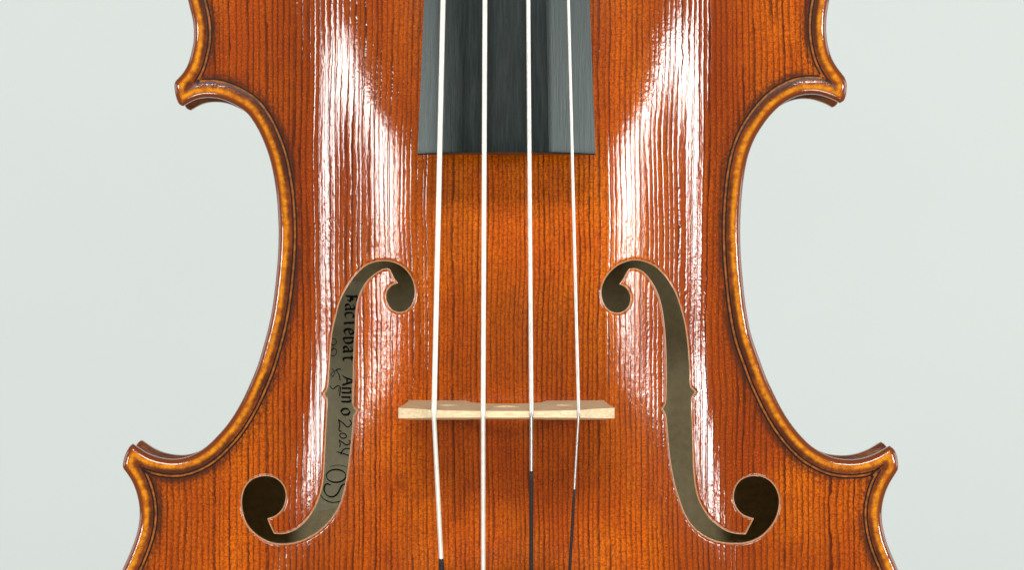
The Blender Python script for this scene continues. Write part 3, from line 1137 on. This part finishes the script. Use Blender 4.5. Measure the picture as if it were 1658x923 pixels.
fl, fr_ = at(661, 0, 14)[0] - bc, at(757, 0, 14)[0] - bc      # left foot
right_half = []
foot_o = 23.8
prof = [(0.0, 47.2), (6, 46.9), (12, 45.6), (17.5, 43.2), (18.6, 42.2), (19.6, 40.6), (21.4, 38.8), (24.2, 37.2), (half - 0.3, 36.2), (half, 35.4),
        (half - 0.25, 33.6), (25.1, 29.0), (24.6, 24.0), (24.2, 19.0),
        (24.0, 16.4), (foot_o, zfoot + 1.6), (foot_o, 99.0), (9.6, 99.0), (9.6, zfoot + 1.9), (8.2, 18.4), (6.0, 20.4), (3.0, 21.6), (0.0, 22.0)]
loopr = []
for x_, z_ in prof:
    if z_ == 99.0:
        z_ = float(arch(np.array([bc + x_]), np.array([yb_f]))[0]) + 0.02
    loopr.append((x_, z_))
loopb = [(bc + x_, z_) for x_, z_ in loopr] + [(bc - x_, z_) for x_, z_ in loopr[-2:0:-1]]
loopb = np.array(loopb)
if ((np.roll(loopb, -1, 0)[:, 0] - loopb[:, 0]) * (np.roll(loopb, -1, 0)[:, 1] + loopb[:, 1])).sum() > 0:
    loopb = loopb[::-1]
heart = np.array([(bc + 3.0 * math.sin(t)**3 * 1.1, 31.0 + 2.6 * math.cos(t) - 0.9 * math.cos(2 * t)) for t in np.linspace(0, 2 * math.pi, 25)[:-1]])
kid = []
for s in (-1, 1):
    kid.append(np.array([(bc + s * (14.0 + 2.2 * math.cos(t)), 27.0 + 1.5 * math.sin(t)) for t in np.linspace(0, 2 * math.pi, 19)[:-1]]))


def resample(l, st):
    out = []
    for a, b in zip(l, np.roll(l, -1, 0)):
        k = max(1, int(np.linalg.norm(b - a) / st))
        for i in range(k):
            out.append(a + (b - a) * i / k)
    return np.array(out)


loopb = resample(loopb, 0.9)
gp = hexgrid(bc - 27, bc + 27, 12, 48, 1.6)
okk = inside(gp, loopb)
for q in [heart] + kid:
    okk &= ~inside(gp, q)
gp = gp[okk]
dd, _ = seg_dist(gp, [loopb, heart] + kid, 2.0)
gp = gp[dd > 0.6]
PBr, TBr = triangulate([loopb, heart] + kid, gp)


def thick(z):
    t = np.clip((z - zfoot) / (46.0 - zfoot), 0, 1.02)
    return yf_f + (yf_c - yf_f) * t**0.85, yb_f + (yb_c - yb_f) * t


Bb = Build()
yf, yb = thick(PBr[:, 1])
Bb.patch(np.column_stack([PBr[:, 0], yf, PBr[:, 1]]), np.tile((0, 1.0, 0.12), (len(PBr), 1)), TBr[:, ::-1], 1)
Bb.patch(np.column_stack([PBr[:, 0], yb, PBr[:, 1]]), np.tile((0, -1.0, 0.0), (len(PBr), 1)), TBr, 0)
for l, sg in ((loopb, 1), (heart, 1), (kid[0], 1), (kid[1], 1)):
    yf, yb = thick(l[:, 1])
    m = len(l)
    nn = loop_normals(l)
    area_s = ((np.roll(l, -1, 0)[:, 0] - l[:, 0]) * (np.roll(l, -1, 0)[:, 1] + l[:, 1])).sum()
    if area_s > 0:
        nn = -nn
    if l is not loopb:
        nn = -nn
    rim = 0.18
    V = np.vstack([np.column_stack([l[:, 0], yf, l[:, 1]]), np.column_stack([l[:, 0], yb, l[:, 1]])])
    NN = np.vstack([np.column_stack([nn[:, 0], np.zeros(m), nn[:, 1]])] * 2)
    Bb.patch(V, NN, strip_faces(m, 2), 0)
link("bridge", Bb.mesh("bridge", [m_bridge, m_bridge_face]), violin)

# --- strings, with black silk at the tailpiece end
def tube(path, radii, seg=12):
    Pt = np.array(path, float)
    n = len(Pt)
    T_ = np.gradient(Pt, axis=0)
    T_ /= np.linalg.norm(T_, axis=1)[:, None]
    V, F = [], []
    for i in range(n):
        a = np.cross(T_[i], (0, 0, 1.0))
        a /= np.linalg.norm(a)
        b = np.cross(a, T_[i])
        for k in range(seg):
            t = 2 * math.pi * k / seg
            V.append(Pt[i] + radii[i] * (a * math.cos(t) + b * math.sin(t)))
    for i in range(n - 1):
        for k in range(seg):
            j = (k + 1) % seg
            F.append((i * seg + k, i * seg + j, (i + 1) * seg + j, (i + 1) * seg + k))
    F.append(tuple(range(seg))[::-1])
    F.append(tuple((n - 1) * seg + k for k in range(seg)))
    return V, F


nut_y = yend + 262
crest_z = lambda x: float(np.interp(abs(x - bc), [0, 6, 12, 17.5, 18.6], [47.2, 46.9, 45.6, 43.2, 42.2]))
spec = [  # x at top of frame, at crest, at foot of frame; widths above and below the bridge (photo px); silk start; material
    (717.3, 702.5, 714.6, 8.6, 7.4, 907, m_wound, 8.8),
    (785.2, 782.3, 782.4, 8.0, 7.2, 960, m_wound, 8.6),
    (855.2, 860.3, 860.2, 7.2, 5.6, 762, m_steel, 6.6),
    (920.3, 937.0, 923.0, 5.3, 3.8, 793, m_steel, 4.8)]
yc_mid = (yb_c + yf_c) / 2 - 0.3
for xt, xc, xb, wu, wl, silk, mt, ws in spec:
    X = at(xc, 0, 45)[0]
    ru, rl = wu / S / 2 / 1.033, wl / S / 2 / 1.025
    z1 = crest_z(X) + ru * 0.55
    nut_z = fb_z(nut_y) + 1.2 - 0.02 * abs(X - bc)
    ytop = at(0, 0, 41)[1]
    Xt = at(xt, 0, 41.0)[0]
    Xn = X + (Xt - X) * (nut_y - yc_mid) / (ytop - yc_mid)
    ybot = at(0, 923, 38)[1]
    Xb = at(xb, 0, 38)[0]
    zb = z1 - 0.30 * (yc_mid - ybot)
    yend_s = yc_mid - 57.0
    kx = (yend_s - yc_mid) / (ybot - yc_mid)
    Xe = X + (Xb - X) * kx
    ze = z1 + (zb - z1) * kx
    p, r = [], []
    for t in np.linspace(0, 1, 14)[:-1]:
        p.append((Xn + (X - Xn) * t, nut_y + (yc_mid + 0.8 - nut_y) * t, nut_z + (z1 - nut_z) * t))
        r.append(ru)
    p += [(X, yc_mid + 0.8, z1), (X, yc_mid, z1 + 0.03)]
    r += [ru, ru]
    for dy_, k_ in ((0.5, 0.55), (1.2, 0.1)):
        p.append((X + (Xb - X) * dy_ / (yc_mid - ybot), yc_mid - dy_, z1 - 0.30 * dy_))
        r.append(rl + (ru - rl) * k_)
    for t in np.linspace(0.08, 1, 12):
        p.append((X + (Xe - X) * t, yc_mid + (yend_s - yc_mid) * t, z1 + (ze - z1) * t))
        r.append(rl)
    V, F = tube(p, r)
    so = link("string", mesh("string", V, F, mt), violin)
    # silk
    ysk = -(silk - CY) / S * (D - 40) / D
    t0 = (ysk - yc_mid) / (yend_s - yc_mid)
    if t0 < 1:
        p, r = [], []
        rs = ws / S / 2 / 1.025
        for t in np.linspace(max(t0, 0), 0.998, 16):
            p.append((X + (Xe - X) * t, yc_mid + (yend_s - yc_mid) * t, z1 + (ze - z1) * t))
            r.append(rs)
        r[0] *= 0.9
        V, F = tube(p, r)
        link("silk_wrap", mesh("silk_wrap", V, F, m_silk), so)

# --- tailpiece (just below the frame; it holds the strings)
yt = yc_mid - 56.0
V, F = [], []
rowsY = [yt, yt - 4, yt - 30, yt - 70, yt - 106, yt - 110]
for k, y in enumerate(rowsY):
    hw_ = np.interp(yt - y, [0, 4, 110], [21, 22.5, 11])
    zt = np.interp(yt - y, [0, 110], [29.5, 11.5])
    for i in range(11):
        u = -1 + 2 * i / 10
        V.append((bc + u * hw_, y, zt - 4.5 * u * u))
    for i in range(11):
        u = 1 - 2 * i / 10
        V.append((bc + u * hw_, y, zt - 4.5 * u * u - 4))
for r in range(len(rowsY) - 1):
    for i in range(22):
        j = (i + 1) % 22
        F.append((r * 22 + i, (r + 1) * 22 + i, (r + 1) * 22 + j, r * 22 + j))
F += [tuple(range(22)), tuple(range(5 * 22, 6 * 22))[::-1]]
link("tailpiece", mesh("tailpiece", V, F, m_ebony), violin)
